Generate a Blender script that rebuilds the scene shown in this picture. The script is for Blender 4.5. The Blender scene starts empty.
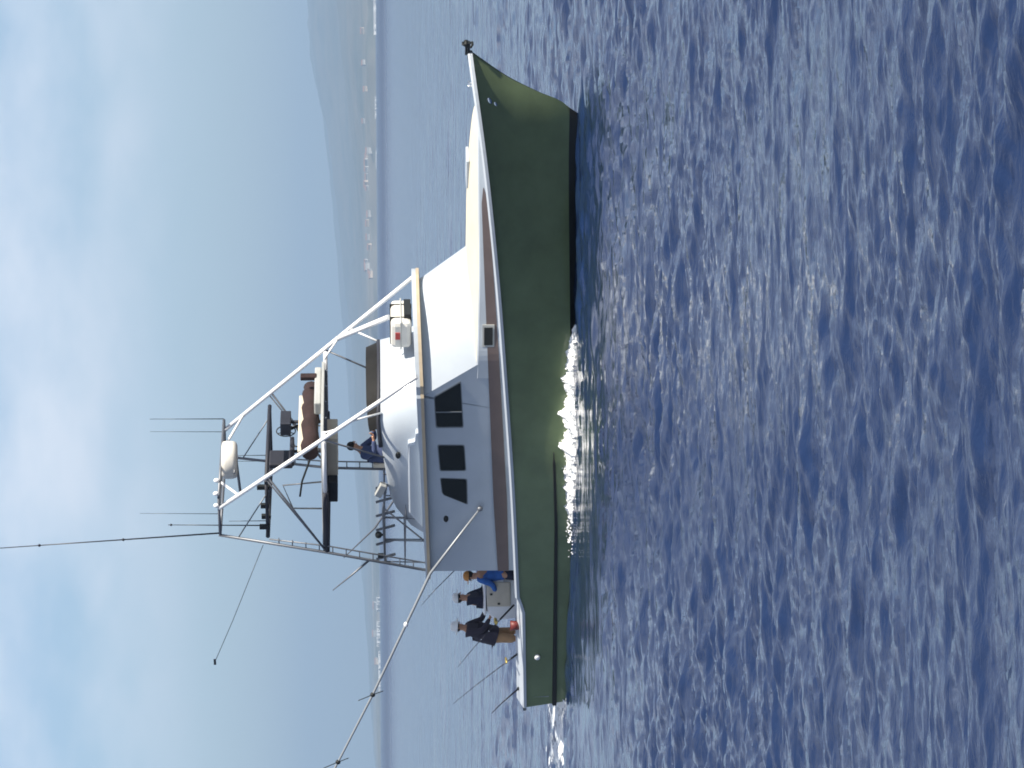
import bpy, bmesh, math, random
import numpy as np
from mathutils import Vector, Matrix

random.seed(7)
rng = np.random.default_rng(11)
R = math.radians
S = bpy.context.scene
COL = S.collection

# ------------------------------------------------------------------ camera
FPX, CAM_H = 3000.0, 4.0
pitch, tilt = math.atan(136 / FPX), R(0.4476)
fwd = Vector((0, math.cos(pitch), -math.sin(pitch)))
upv = Vector((0, math.sin(pitch), math.cos(pitch)))
rt = Vector((1, 0, 0))
img_up = rt * math.cos(tilt) - upv * math.sin(tilt)        # top of the picture (the phone was held on its side)
img_right = -(rt * math.sin(tilt) + upv * math.cos(tilt))
cam_data = bpy.data.cameras.new('camera')
cam = bpy.data.objects.new('camera', cam_data)
COL.objects.link(cam)
m = Matrix((img_right, img_up, -fwd)).transposed().to_4x4()
m.translation = Vector((0, 0, CAM_H))
cam.matrix_world = m
cam_data.sensor_fit = 'HORIZONTAL'
cam_data.sensor_width = 36
cam_data.lens = FPX * 36 / 1024
cam_data.clip_start = 0.5
cam_data.clip_end = 60000
S.camera = cam

# ------------------------------------------------------------------ world, sun, exposure
BOAT = Vector((-5.832, 66.275, 0))
HEAD = R(-33)                      # heading of the boat in the world
SUN_AZ, SUN_EL = HEAD - R(1.5), R(40)
sdir = Vector((math.cos(SUN_AZ) * math.cos(SUN_EL), math.sin(SUN_AZ) * math.cos(SUN_EL), math.sin(SUN_EL)))
W = bpy.data.worlds.new('World'); S.world = W; W.use_nodes = True
nt = W.node_tree; nt.nodes.clear()
def N(t, ty, **k):
    n = t.nodes.new(ty)
    for a, b in k.items():
        if a.startswith('i_'):
            n.inputs[a[2:].replace('_', ' ')].default_value = b
        else:
            setattr(n, a, b)
    return n
sky = N(nt, 'ShaderNodeTexSky', sky_type='NISHITA', sun_disc=False, sun_elevation=SUN_EL,
        sun_rotation=math.atan2(sdir.x, sdir.y), altitude=0, air_density=1.0, dust_density=0.25, ozone_density=1.6)
tc = N(nt, 'ShaderNodeTexCoord')
mp = N(nt, 'ShaderNodeMapping'); mp.inputs['Scale'].default_value = (7, 7, 15)
nz = N(nt, 'ShaderNodeTexNoise', i_Scale=1.6, i_Detail=6, i_Roughness=0.52)
rmp = N(nt, 'ShaderNodeMapRange', i_From_Min=0.36, i_From_Max=0.66)
sep = N(nt, 'ShaderNodeSeparateXYZ')
el = N(nt, 'ShaderNodeMapRange', i_From_Min=0.045, i_From_Max=0.095, interpolation_type='SMOOTHSTEP')
mul = N(nt, 'ShaderNodeMath', operation='MULTIPLY')
mul2 = N(nt, 'ShaderNodeMath', operation='MULTIPLY'); mul2.inputs[1].default_value = 0.78
mix = N(nt, 'ShaderNodeMix', data_type='RGBA')
mix.inputs['B'].default_value = (9.2, 9.45, 10.1, 1)
tint = N(nt, 'ShaderNodeMix', data_type='RGBA', blend_type='MULTIPLY'); tint.inputs['Factor'].default_value = 1

dk = N(nt, 'ShaderNodeMapRange', i_From_Min=0.13, i_From_Max=0.46, interpolation_type='SMOOTHSTEP')
tm = N(nt, 'ShaderNodeMix', data_type='RGBA'); tm.inputs['A'].default_value = (0.94, 0.985, 1.10, 1); tm.inputs['B'].default_value = (0.09, 0.23, 0.54, 1)
bg = N(nt, 'ShaderNodeBackground'); bg.inputs['Strength'].default_value = 0.063
out = N(nt, 'ShaderNodeOutputWorld')
L = nt.links.new
L(tc.outputs['Generated'], mp.inputs[0]); L(mp.outputs[0], nz.inputs['Vector'])
L(nz.outputs[0], rmp.inputs['Value'])
L(tc.outputs['Generated'], sep.inputs[0]); L(sep.outputs['Z'], el.inputs['Value'])
L(rmp.outputs[0], mul.inputs[0]); L(el.outputs[0], mul.inputs[1])
L(mul.outputs[0], mul2.inputs[0]); L(mul2.outputs[0], mix.inputs['Factor'])
L(sep.outputs['Z'], dk.inputs['Value']); L(dk.outputs[0], tm.inputs['Factor']); L(tm.outputs['Result'], tint.inputs['B']); L(sky.outputs[0], tint.inputs['A']); L(tint.outputs['Result'], mix.inputs['A'])
L(mix.outputs['Result'], bg.inputs[0]); L(bg.outputs[0], out.inputs[0])

sl = bpy.data.lights.new('sun', 'SUN'); sl.energy = 5.0; sl.angle = R(0.5); sl.color = (1, 0.92, 0.79)
so = bpy.data.objects.new('sun', sl); COL.objects.link(so)
so.rotation_euler = (-sdir).to_track_quat('-Z', 'Y').to_euler()
S.view_settings.view_transform = 'Standard'; S.view_settings.look = 'None'
S.view_settings.exposure = 1.0; S.view_settings.gamma = 1.0
S.render.engine = 'CYCLES'
S.cycles.volume_bounces = 0
S.cycles.pixel_filter_type = 'BLACKMAN_HARRIS'
S.cycles.filter_width = 1.8

# ------------------------------------------------------------------ materials
def mat(name, col, rough=0.5, metal=0.0, coat=0.0, var=0.0, vscale=3.0, bump=0.0, bscale=20, spec=0.5, ior=1.45):
    ma = bpy.data.materials.new(name); ma.use_nodes = True
    t = ma.node_tree; b = t.nodes['Principled BSDF']
    b.inputs['Base Color'].default_value = (*col, 1); b.inputs['Roughness'].default_value = rough
    b.inputs['Metallic'].default_value = metal; b.inputs['Coat Weight'].default_value = coat
    b.inputs['Coat Roughness'].default_value = 0.08; b.inputs['IOR'].default_value = ior
    b.inputs['Specular IOR Level'].default_value = spec
    co = N(t, 'ShaderNodeTexCoord')
    if var:
        n = N(t, 'ShaderNodeTexNoise', i_Scale=vscale, i_Detail=5, i_Roughness=0.6)
        t.links.new(co.outputs['Object'], n.inputs['Vector'])
        mr = N(t, 'ShaderNodeMapRange', i_From_Min=0.3, i_From_Max=0.7, i_To_Min=1 - var, i_To_Max=1 + var)
        t.links.new(n.outputs[0], mr.inputs['Value'])
        mx = N(t, 'ShaderNodeMix', data_type='RGBA', blend_type='MULTIPLY'); mx.inputs['Factor'].default_value = 1
        mx.inputs['A'].default_value = (*col, 1)
        t.links.new(mr.outputs[0], mx.inputs['B']); t.links.new(mx.outputs['Result'], b.inputs['Base Color'])
        t.nodes.update() if hasattr(t.nodes, 'update') else None
    if bump:
        n2 = N(t, 'ShaderNodeTexNoise', i_Scale=bscale, i_Detail=4)
        t.links.new(co.outputs['Object'], n2.inputs['Vector'])
        bp = N(t, 'ShaderNodeBump', i_Strength=bump, i_Distance=0.02)
        t.links.new(n2.outputs[0], bp.inputs['Height']); t.links.new(bp.outputs[0], b.inputs['Normal'])
    return ma
M = dict(
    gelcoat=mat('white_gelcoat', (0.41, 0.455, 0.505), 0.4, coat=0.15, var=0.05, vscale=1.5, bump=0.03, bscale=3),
    cream=mat('cream_nonskid', (0.60, 0.55, 0.42), 0.75, var=0.05, vscale=2),
    green=mat('green_hull_paint', (0.132, 0.176, 0.090), 0.26, coat=0.35, var=0.14, vscale=1.3, bump=0.10, bscale=1.6),
    bottom=mat('dark_bottom_paint', (0.012, 0.014, 0.016), 0.55, var=0.2),
    rub=mat('black_rubber', (0.008, 0.010, 0.010), 0.6),
    stripe=mat('brown_stripe_paint', (0.12, 0.092, 0.088), 0.5, var=0.08),
    trim=mat('tan_brow_trim', (0.42, 0.35, 0.25), 0.5, var=0.08),
    glass=mat('dark_window_glass', (0.006, 0.008, 0.010), 0.10, spec=0.25),
    wframe=mat('grey_window_gasket', (0.16, 0.18, 0.20), 0.5),
    smoke=mat('smoked_acrylic', (0.012, 0.012, 0.012), 0.7, spec=0.2, var=0.3, vscale=4),
    pipe=mat('white_painted_pipe', (0.80, 0.80, 0.80), 0.3, coat=0.3),
    alu=mat('shade_grey_aluminium', (0.16, 0.17, 0.19), 0.45, metal=0.5, var=0.1),  # grey metal; the shade on the tower's aft legs is put into this colour
    pole=mat('anodised_pole', (0.26, 0.28, 0.30), 0.4, metal=0.2),
    chrome=mat('polished_steel', (0.75, 0.75, 0.75), 0.12, metal=1),
    dark=mat('dark_vinyl_padding', (0.018, 0.020, 0.030), 0.6, var=0.2, bump=0.1),
    canvas=mat('brown_canvas', (0.024, 0.012, 0.012), 0.9, var=0.25, vscale=8, bump=0.4, bscale=14),
    tan=mat('tan_vinyl', (0.58, 0.52, 0.42), 0.6, var=0.08),
    greyp=mat('grey_panel', (0.36, 0.37, 0.36), 0.5, var=0.1),
    raft=mat('offwhite_raft_case', (0.62, 0.60, 0.55), 0.45, var=0.08, vscale=5),
    red=mat('red_decal', (0.45, 0.06, 0.05), 0.5),
    teak=mat('cockpit_sole', (0.55, 0.52, 0.45), 0.7, var=0.08),
    skin=mat('skin', (0.50, 0.27, 0.17), 0.55, var=0.05),
    navy=mat('dark_navy_cloth', (0.020, 0.022, 0.045), 0.9, var=0.2, vscale=6, bump=0.3, bscale=10),
    charcoal=mat('charcoal_cloth', (0.040, 0.034, 0.050), 0.9, var=0.2, vscale=6, bump=0.3, bscale=10),
    khaki=mat('khaki_cloth', (0.42, 0.25, 0.13), 0.9, var=0.15, vscale=8),
    blue=mat('bright_blue_cloth', (0.035, 0.13, 0.42), 0.85, var=0.2, vscale=9),
    slate=mat('slate_blue_cloth', (0.055, 0.075, 0.16), 0.9, var=0.15),
    hat=mat('white_hat_cloth', (0.78, 0.78, 0.76), 0.85),
    orange=mat('orange_cap_cloth', (0.55, 0.24, 0.07), 0.85),
    hair=mat('dark_hair', (0.012, 0.010, 0.009), 0.7),
    eye=mat('eye', (0.02, 0.02, 0.02), 0.3),
    maroon=mat('maroon_plastic', (0.13, 0.020, 0.018), 0.5),
    rod=mat('black_rod_blank', (0.012, 0.012, 0.02), 0.35),
    gold=mat('gold_reel', (0.55, 0.42, 0.12), 0.3, metal=0.8),
)

# ------------------------------------------------------------------ mesh helpers
class MB:
    def __init__(s): s.v = []; s.f = []; s.sm = []
    def add(s, vs, fs, smooth=False):
        o = len(s.v); s.v += [tuple(v) for v in vs]
        s.f += [tuple(i + o for i in f) for f in fs]; s.sm += [smooth] * len(fs); return s
    def box(s, c, d, rot=None):
        vs = []
        for x in (-.5, .5):
            for y in (-.5, .5):
                for z in (-.5, .5):
                    p = Vector((x * d[0], y * d[1], z * d[2]))
                    if rot: p = rot @ p
                    vs.append(p + Vector(c))
        return s.add(vs, [(0, 1, 3, 2), (4, 6, 7, 5), (0, 4, 5, 1), (2, 3, 7, 6), (0, 2, 6, 4), (1, 5, 7, 3)])
    def tube(s, pts, r, n=8, r2=None):
        pts = [Vector(p) for p in pts]; k = len(pts)
        rs = r if isinstance(r, (list, tuple)) else [r + ((r2 if r2 is not None else r) - r) * i / max(1, k - 1) for i in range(k)]
        vs = []; fs = []; prev = None
        for i, p in enumerate(pts):
            d = (pts[min(i + 1, k - 1)] - pts[max(i - 1, 0)]).normalized()
            if prev is None:
                a = d.orthogonal().normalized()
            else:
                a = (prev - d * prev.dot(d)).normalized()
            prev = a; b = d.cross(a)
            for j in range(n):
                t = 2 * math.pi * j / n
                vs.append(p + (a * math.cos(t) + b * math.sin(t)) * rs[i])
        for i in range(k - 1):
            for j in range(n):
                q = (j + 1) % n
                fs.append((i * n + j, i * n + q, (i + 1) * n + q, (i + 1) * n + j))
        s.add(vs, fs, True)
        o = len(s.v) - len(vs)
        s.f += [tuple(o + j for j in reversed(range(n))), tuple(o + (k - 1) * n + j for j in range(n))]; s.sm += [False, False]
        return s
    def grid(s, rows, close=False, smooth=True, flip=False):
        n = len(rows[0]); vs = [p for r_ in rows for p in r_]; fs = []
        for i in range(len(rows) - 1):
            for j in range(n if close else n - 1):
                q = (j + 1) % n
                f = (i * n + j, i * n + q, (i + 1) * n + q, (i + 1) * n + j)
                fs.append(f[::-1] if flip else f)
        return s.add(vs, fs, smooth)
    def prism(s, poly, z0, z1, axis='z', smooth=False):
        n = len(poly)
        def P(a, b, c): return {'z': (a, b, c), 'y': (a, c, b), 'x': (c, a, b)}[axis]
        vs = [P(a, b, z0) for a, b in poly] + [P(a, b, z1) for a, b in poly]
        s.add(vs, [tuple(range(n))[::-1], tuple(range(n, 2 * n))])
        return s.add(vs, [(i, (i + 1) % n, n + (i + 1) % n, n + i) for i in range(n)], smooth)
    def lathe(s, prof, c, n=16, ax=None, sc=(1, 1, 1)):
        q = ax if ax else Matrix.Identity(3); rows = []
        for r_, z in prof:
            rows.append([Vector(c) + q @ Vector((r_ * math.cos(2 * math.pi * j / n) * sc[0], r_ * math.sin(2 * math.pi * j / n) * sc[1], z * sc[2])) for j in range(n)])
        return s.grid(rows, close=True)
    def ball(s, c, r, n=12, sc=(1, 1, 1), ax=None):
        return s.lathe([(max(1e-4, r * math.sin(math.pi * i / n)), -r * math.cos(math.pi * i / n)) for i in range(n + 1)], c, n * 2, ax, sc)
    def build(s, name, m_, parent=None, bevel=0.0, weld=True):
        me = bpy.data.meshes.new(name); me.from_pydata(s.v, [], s.f); me.update()
        me.polygons.foreach_set('use_smooth', s.sm)
        bm = bmesh.new(); bm.from_mesh(me)
        if weld: bmesh.ops.remove_doubles(bm, verts=bm.verts, dist=1e-5)
        bmesh.ops.recalc_face_normals(bm, faces=bm.faces)
        bm.to_mesh(me); bm.free()
        ms = m_ if isinstance(m_, (list, tuple)) else [m_]
        for q in ms: me.materials.append(q)
        o = bpy.data.objects.new(name, me); COL.objects.link(o)
        if parent: o.parent = parent
        if bevel:
            b = o.modifiers.new('bevel', 'BEVEL'); b.width = bevel; b.segments = 2; b.limit_method = 'ANGLE'
        return o
def tag(o, label=None, cat=None, group=None, kind=None):
    if label: o['label'] = label
    if cat: o['category'] = cat
    if group: o['group'] = group
    if kind: o['kind'] = kind
    return o
def empty(name, loc=(0, 0, 0), rz=0):
    o = bpy.data.objects.new(name, None); COL.objects.link(o)
    o.location = loc; o.rotation_euler = (0, 0, rz); o.empty_display_size = 0.3; return o
def roundpoly(pts, rad):
    out_ = []; n_ = len(pts)
    for i in range(n_):
        p = Vector(pts[i]); a_ = Vector(pts[i - 1]) - p; b_ = Vector(pts[(i + 1) % n_]) - p
        q = min(rad, a_.length * .4, b_.length * .4); A_ = p + a_.normalized() * q; B_ = p + b_.normalized() * q
        for t_ in (0, .25, .5, .75, 1): out_.append(tuple(A_ * (1 - t_) ** 2 + p * 2 * t_ * (1 - t_) + B_ * t_ ** 2))
    return out_
def lerp(x, xs, ys): return float(np.interp(x, xs, ys))
def smoothcurve(x, xs, ys):            # Catmull-Rom through knots
    xs = list(xs); ys = list(ys)
    if x <= xs[0]: return ys[0]
    if x >= xs[-1]: return ys[-1]
    i = max(j for j in range(len(xs) - 1) if xs[j] <= x)
    def sl_(j):
        if j == 0: return (ys[1] - ys[0]) / (xs[1] - xs[0])
        if j == len(xs) - 1: return (ys[-1] - ys[-2]) / (xs[-1] - xs[-2])
        return (ys[j + 1] - ys[j - 1]) / (xs[j + 1] - xs[j - 1])
    h = xs[i + 1] - xs[i]; t = (x - xs[i]) / h
    return ((2 * t**3 - 3 * t**2 + 1) * ys[i] + (t**3 - 2 * t**2 + t) * h * sl_(i) + (-2 * t**3 + 3 * t**2) * ys[i + 1] + (t**3 - t**2) * h * sl_(i + 1))

def B2W(p):                             # boat coordinates (x forward, y to port, z up) to world
    c, s_ = math.cos(HEAD), math.sin(HEAD)
    return Vector((BOAT.x + c * p[0] - s_ * p[1], BOAT.y + s_ * p[0] + c * p[1], BOAT.z + p[2]))

# ------------------------------------------------------------------ the sea
NW = 120
lam = np.exp(rng.uniform(math.log(0.15), math.log(1.6), NW)); lam[:34] = np.exp(rng.uniform(math.log(1.6), math.log(12.0), 34))
wind = R(-84)
ang = wind + rng.normal(0, 0.55, NW)
amp = 0.0088 * lam * rng.uniform(0.5, 1.3, NW)
amp[lam > 1.6] *= 0.30 * (1.6 / lam[lam > 1.6]) ** 0.45
ph = rng.uniform(0, 2 * math.pi, NW)
kx, ky = 2 * math.pi / lam * np.cos(ang), 2 * math.pi / lam * np.sin(ang)
def sea_z(X, Y, dr):
    Z = np.zeros_like(X)
    for i in range(NW):
        w = np.clip((lam[i] / dr - 0.8) / 2.0, 0.12, 1)
        if not np.any(w > 0): continue
        th = kx[i] * X + ky[i] * Y + ph[i]
        c = np.sin(th)
        Z += amp[i] * w * (c - 0.34 * np.sin(2 * th) + 0.11 * np.sin(3 * th))
    return Z
def gust(X, Y):
    return 0.78 + 0.30 * np.sin(X * 0.23 + 1.3 * np.sin(Y * 0.08)) * np.sin(Y * 0.11 + X * 0.05 + 1.0) + 0.16 * np.sin(X * 0.9 + Y * 0.33)
fr = R(11.5)
az = np.concatenate([np.arange(-180, -13, 6), np.arange(-11.5, 11.5, 0.034), np.arange(13, 180, 6)])
az = np.radians(az)
rr = [1.5, 4, 7, 9, 11]
v = 13.0
while v < 14500:
    rr.append(v); v += max(0.045, v * v / (CAM_H * FPX) * 0.62)
rr += [20000.0]; rr = np.array(rr)
AZ, RR = np.meshgrid(az, rr)
X = RR * np.sin(AZ); Y = RR * np.cos(AZ)
dr = np.gradient(rr)[:, None] * np.ones_like(AZ)
da = np.gradient(az)[None, :] * RR
dr = np.maximum(dr, np.abs(da))
near_ok = (np.abs(AZ) < R(11.6)) & (RR > 12)
Z = sea_z(X, Y, dr) * gust(X, Y) * np.interp(RR, [14, 34], [0.72, 1.0]) * np.clip(1 + np.gradient(rr)[:, None] * 0.22, 1, 3.2) * np.where(near_ok, np.clip((R(11.6) - np.abs(AZ)) / R(0.5), 0, 1), 0)
Z = Z * np.clip((RR - 12) / 2, 0, 1)
# the hull shelters a slick of calmer water on this side
_c, _s = math.cos(HEAD), math.sin(HEAD)
LX = _c * (X - BOAT.x) + _s * (Y - BOAT.y); LY = -_s * (X - BOAT.x) + _c * (Y - BOAT.y)
def sst(a, b, v_): q = np.clip((v_ - a) / (b - a), 0, 1); return q * q * (3 - 2 * q)
slick = np.maximum(sst(0.5, 4, LX) * sst(11, 8, LX + 0.15 * LY) * sst(-15, -5, LY + 1.6 * np.sin(LX * 1.1)), sst(6, 8, LX) * sst(15, 13, LX) * sst(-6.5, -3.5, LY + .5 * np.sin(LX * 1.7))) * sst(-3.3, -5.0, LY)
Z = Z * (1 - 0.8 * slick)
nr, na = X.shape
co = np.stack([X, Y, Z], -1).reshape(-1, 3)
co = np.vstack([co, [[0, 0, 0]]])
i0 = (np.arange(nr - 1)[:, None] * na + np.arange(na)[None, :])
j1 = np.roll(np.arange(na), -1)
i1 = np.arange(nr - 1)[:, None] * na + j1[None, :]
quads = np.stack([i0, i0 + na, i1 + na, i1], -1).reshape(-1, 4)[:, ::-1]
tris = np.stack([np.full(na, nr * na), np.arange(na), j1], -1)[:, ::-1]
me = bpy.data.meshes.new('sea')
nq, ntri = len(quads), len(tris)
me.vertices.add(len(co)); me.vertices.foreach_set('co', co.ravel())
me.loops.add(nq * 4 + ntri * 3)
me.loops.foreach_set('vertex_index', np.concatenate([quads.ravel(), tris.ravel()]).astype(np.int32))
me.polygons.add(nq + ntri)
me.polygons.foreach_set('loop_start', np.concatenate([np.arange(nq) * 4, nq * 4 + np.arange(ntri) * 3]).astype(np.int32))
me.polygons.foreach_set('use_smooth', np.ones(nq + ntri, bool))
me.update(calc_edges=True); me.validate()
sea = bpy.data.objects.new('sea', me); COL.objects.link(sea)
if me.polygons[0].normal.z < 0: me.flip_normals()
tag(sea, 'deep blue rippled sea under and around the green hulled fishing boat', 'sea', kind='structure')

sm = bpy.data.materials.new('sea_water'); sm.use_nodes = True
t = sm.node_tree; b = t.nodes['Principled BSDF']
b.inputs['Base Color'].default_value = (0.008, 0.021, 0.066, 1)
b.inputs['Roughness'].default_value = 0.06; b.inputs['IOR'].default_value = 1.40
geo = N(t, 'ShaderNodeNewGeometry')
mp = N(t, 'ShaderNodeMapping'); mp.inputs['Scale'].default_value = (0.45, 1.0, 1.0)
t.links.new(geo.outputs['Position'], mp.inputs[0])
n1 = N(t, 'ShaderNodeTexNoise', i_Scale=6.0, i_Detail=5, i_Roughness=0.62, i_Distortion=0.4)
n5 = N(t, 'ShaderNodeTexNoise', i_Scale=0.30, i_Detail=4, i_Roughness=0.6)
n2 = N(t, 'ShaderNodeTexNoise', i_Scale=0.9, i_Detail=3, i_Roughness=0.5)
for n in (n1, n2, n5): t.links.new(mp.outputs[0], n.inputs['Vector'])
b1 = N(t, 'ShaderNodeBump', i_Strength=0.75, i_Distance=0.045)
b2 = N(t, 'ShaderNodeBump', i_Strength=0.6, i_Distance=0.22)
b5 = N(t, 'ShaderNodeBump', i_Strength=0.6, i_Distance=0.7)
t.links.new(n5.outputs[0], b5.inputs['Height']); t.links.new(b5.outputs[0], b2.inputs['Normal'])
t.links.new(n2.outputs[0], b2.inputs['Height']); t.links.new(n1.outputs[0], b1.inputs['Height'])
t.links.new(b2.outputs[0], b1.inputs['Normal']); t.links.new(b1.outputs[0], b.inputs['Normal'])
# wake foam lying on the water astern and thinly along the hull (real foam, white where it is)
vm = N(t, 'ShaderNodeVectorRotate', rotation_type='Z_AXIS'); vm.inputs['Center'].default_value = BOAT
vm.inputs['Angle'].default_value = -HEAD
t.links.new(geo.outputs['Position'], vm.inputs['Vector'])
sb = N(t, 'ShaderNodeVectorMath', operation='SUBTRACT'); sb.inputs[1].default_value = BOAT
t.links.new(vm.outputs[0], sb.inputs[0])
sx = N(t, 'ShaderNodeSeparateXYZ'); t.links.new(sb.outputs[0], sx.inputs[0])
def mr(src, a, b_, c=0, d=1):
    q = N(t, 'ShaderNodeMapRange', i_From_Min=a, i_From_Max=b_, i_To_Min=c, i_To_Max=d, interpolation_type='SMOOTHSTEP')
    t.links.new(src, q.inputs['Value']); return q.outputs[0]
def mth(op, a, b_=None):
    q = N(t, 'ShaderNodeMath', operation=op)
    for i, s_ in enumerate((a, b_)):
        if s_ is None: continue
        if isinstance(s_, (int, float)): q.inputs[i].default_value = s_
        else: t.links.new(s_, q.inputs[i])
    return q.outputs[0]
sl1 = mth('MULTIPLY', mth('MULTIPLY', mr(sx.outputs['X'], 0.5, 4), mr(sx.outputs['X'], 15, 11)), mth('MULTIPLY', mr(sx.outputs['Y'], -12, -5), mr(sx.outputs['Y'], -3.3, -5.0)))
cal = mth('SUBTRACT', 1.0, mth('MULTIPLY', sl1, 0.75))
t.links.new(mth('MULTIPLY', cal, 0.55), b1.inputs['Strength']); t.links.new(mth('MULTIPLY', cal, 0.6), b2.inputs['Strength']); t.links.new(mth('MULTIPLY', cal, 0.6), b5.inputs['Strength'])
ay = mth('ABSOLUTE', sx.outputs['Y'])
wk = mth('MULTIPLY', mr(sx.outputs['X'], -9, -0.2), mr(sx.outputs['X'], 0.6, 0.2))
wk = mth('MULTIPLY', wk, mr(ay, 3.2, 1.6))
n3 = N(t, 'ShaderNodeTexNoise', i_Scale=1.9, i_Detail=7, i_Roughness=0.7); t.links.new(sb.outputs[0], n3.inputs['Vector'])
fo = mr(mth('ADD', mth('MULTIPLY', wk, 0.26), n3.outputs[0]), 0.66, 0.74)
fo = mth('MULTIPLY', fo, mr(wk, 0.02, 0.2))
mx = N(t, 'ShaderNodeMix', data_type='RGBA'); t.links.new(fo, mx.inputs['Factor'])
mx.inputs['A'].default_value = (0.008, 0.021, 0.066, 1); mx.inputs['B'].default_value = (0.72, 0.77, 0.80, 1)
t.links.new(mx.outputs['Result'], b.inputs['Base Color'])
vl = N(t, 'ShaderNodeVectorMath', operation='LENGTH'); t.links.new(sb.outputs[0], vl.inputs[0])
chop = mr(vl.outputs['Value'], 60, 1500, 0.0, 0.30)       # unresolved wavelets on the open sea away from the boat
t.links.new(mth('ADD', mth('ADD', mth('MULTIPLY', fo, 0.6), 0.07), chop), b.inputs['Roughness'])
me.materials.append(sm)

# ------------------------------------------------------------------ the coast (terrain, surf, buildings)
pxs = [-400, -150, 0, 60, 100, 150, 200, 250, 300, 340, 400, 450, 500, 565, 620, 660, 700, 768, 900, 1200]
ridge = [292, 303, 309, 315, 321, 329, 335, 340, 343, 345, 348, 353, 359, 364, 367, 370, 371, 376, 378, 377]
def az_of_py(py): return math.atan((384 - py) / FPX)
azk = [az_of_py(p) for p in pxs][::-1]
hk = [((373.5 + p / 768 * 6) - r_) / FPX for p, r_ in zip(pxs, ridge)][::-1]
A = np.linspace(-R(17), R(17), 520); D = np.concatenate([np.linspace(6000, 7400, 40), np.linspace(7500, 13500, 50)])
def fbm(x, y, seed, n=24, base=1.0):
    g = np.random.default_rng(seed); o = np.zeros_like(x)
    for i in range(n):
        k = base * 1.35 ** (i * 0.6); a = g.uniform(0, 2 * math.pi); p = g.uniform(0, 6.28)
        o += np.sin(k * (x * math.cos(a) + y * math.sin(a)) + p + 0.9 * np.sin(k * 0.7 * (y * math.cos(a) - x * math.sin(a)))) / (1.35 ** (i * 0.6)) ** 0.9
    return o / 2.6
AA, DD = np.meshgrid(A, D)
E = np.interp(AA, azk, hk)
shore = 6000 + 260 * fbm(AA * 60, AA * 0, 3, 10) - 900 * np.clip(np.interp(AA, [-R(8), 0, R(8)], [-0.6, 0.2, 0.9]), -1, 1)
d2 = shore + (DD - 6000) * (13500 - shore) / 7500
s = (DD - 6000) / 7500
prof = np.interp(s, [0, 0.012, 0.03, 0.12, 0.3, 0.55, 0.85, 1.0], [-0.15, 0.10, 0.16, 0.22, 0.50, 0.80, 1.0, 0.75])
TX = d2 * np.sin(AA); TY = d2 * np.cos(AA)
H_ = E * d2 * prof * (1 + 0.16 * fbm(TX / 400, TY / 400, 5) * np.clip(s * 6, 0, 1) * np.clip((1.02 - s) * 4, 0.15, 1))
H_ = np.where(s < 0.004, -2, H_ + 3 + 3.0 * fbm(TX / 60, TY / 60, 9))
rows = [[(TX[i, j], TY[i, j], H_[i, j]) for j in range(TX.shape[1])] for i in range(TX.shape[0])]
gm = bpy.data.materials.new('coast_ground'); gm.use_nodes = True
t = gm.node_tree; b = t.nodes['Principled BSDF']; b.inputs['Roughness'].default_value = 0.95
geo = N(t, 'ShaderNodeNewGeometry'); sx = N(t, 'ShaderNodeSeparateXYZ'); t.links.new(geo.outputs['Position'], sx.inputs[0])
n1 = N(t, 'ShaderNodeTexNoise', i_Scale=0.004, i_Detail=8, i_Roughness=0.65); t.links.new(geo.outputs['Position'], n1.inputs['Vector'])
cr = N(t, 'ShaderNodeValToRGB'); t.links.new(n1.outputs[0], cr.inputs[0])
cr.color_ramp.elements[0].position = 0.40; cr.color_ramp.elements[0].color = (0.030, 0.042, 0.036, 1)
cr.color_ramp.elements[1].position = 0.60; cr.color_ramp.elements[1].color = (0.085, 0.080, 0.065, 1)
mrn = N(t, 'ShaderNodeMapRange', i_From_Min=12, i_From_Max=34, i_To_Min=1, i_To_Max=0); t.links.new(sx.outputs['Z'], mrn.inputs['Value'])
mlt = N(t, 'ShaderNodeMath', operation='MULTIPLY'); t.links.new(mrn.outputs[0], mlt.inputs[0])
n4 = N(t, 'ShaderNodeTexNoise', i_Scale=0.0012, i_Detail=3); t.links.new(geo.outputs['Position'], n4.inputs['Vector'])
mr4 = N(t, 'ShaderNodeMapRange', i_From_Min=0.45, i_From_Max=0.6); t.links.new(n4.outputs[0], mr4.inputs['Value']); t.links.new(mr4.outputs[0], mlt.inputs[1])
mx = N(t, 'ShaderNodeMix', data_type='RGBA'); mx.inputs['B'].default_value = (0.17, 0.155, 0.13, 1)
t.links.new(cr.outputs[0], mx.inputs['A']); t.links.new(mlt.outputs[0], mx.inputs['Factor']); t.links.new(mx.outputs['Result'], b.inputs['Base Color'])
tag(MB().grid(rows).build('hills', gm, weld=False), 'hazy blue coastal hills far beyond the boat', 'hills', kind='structure')

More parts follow.
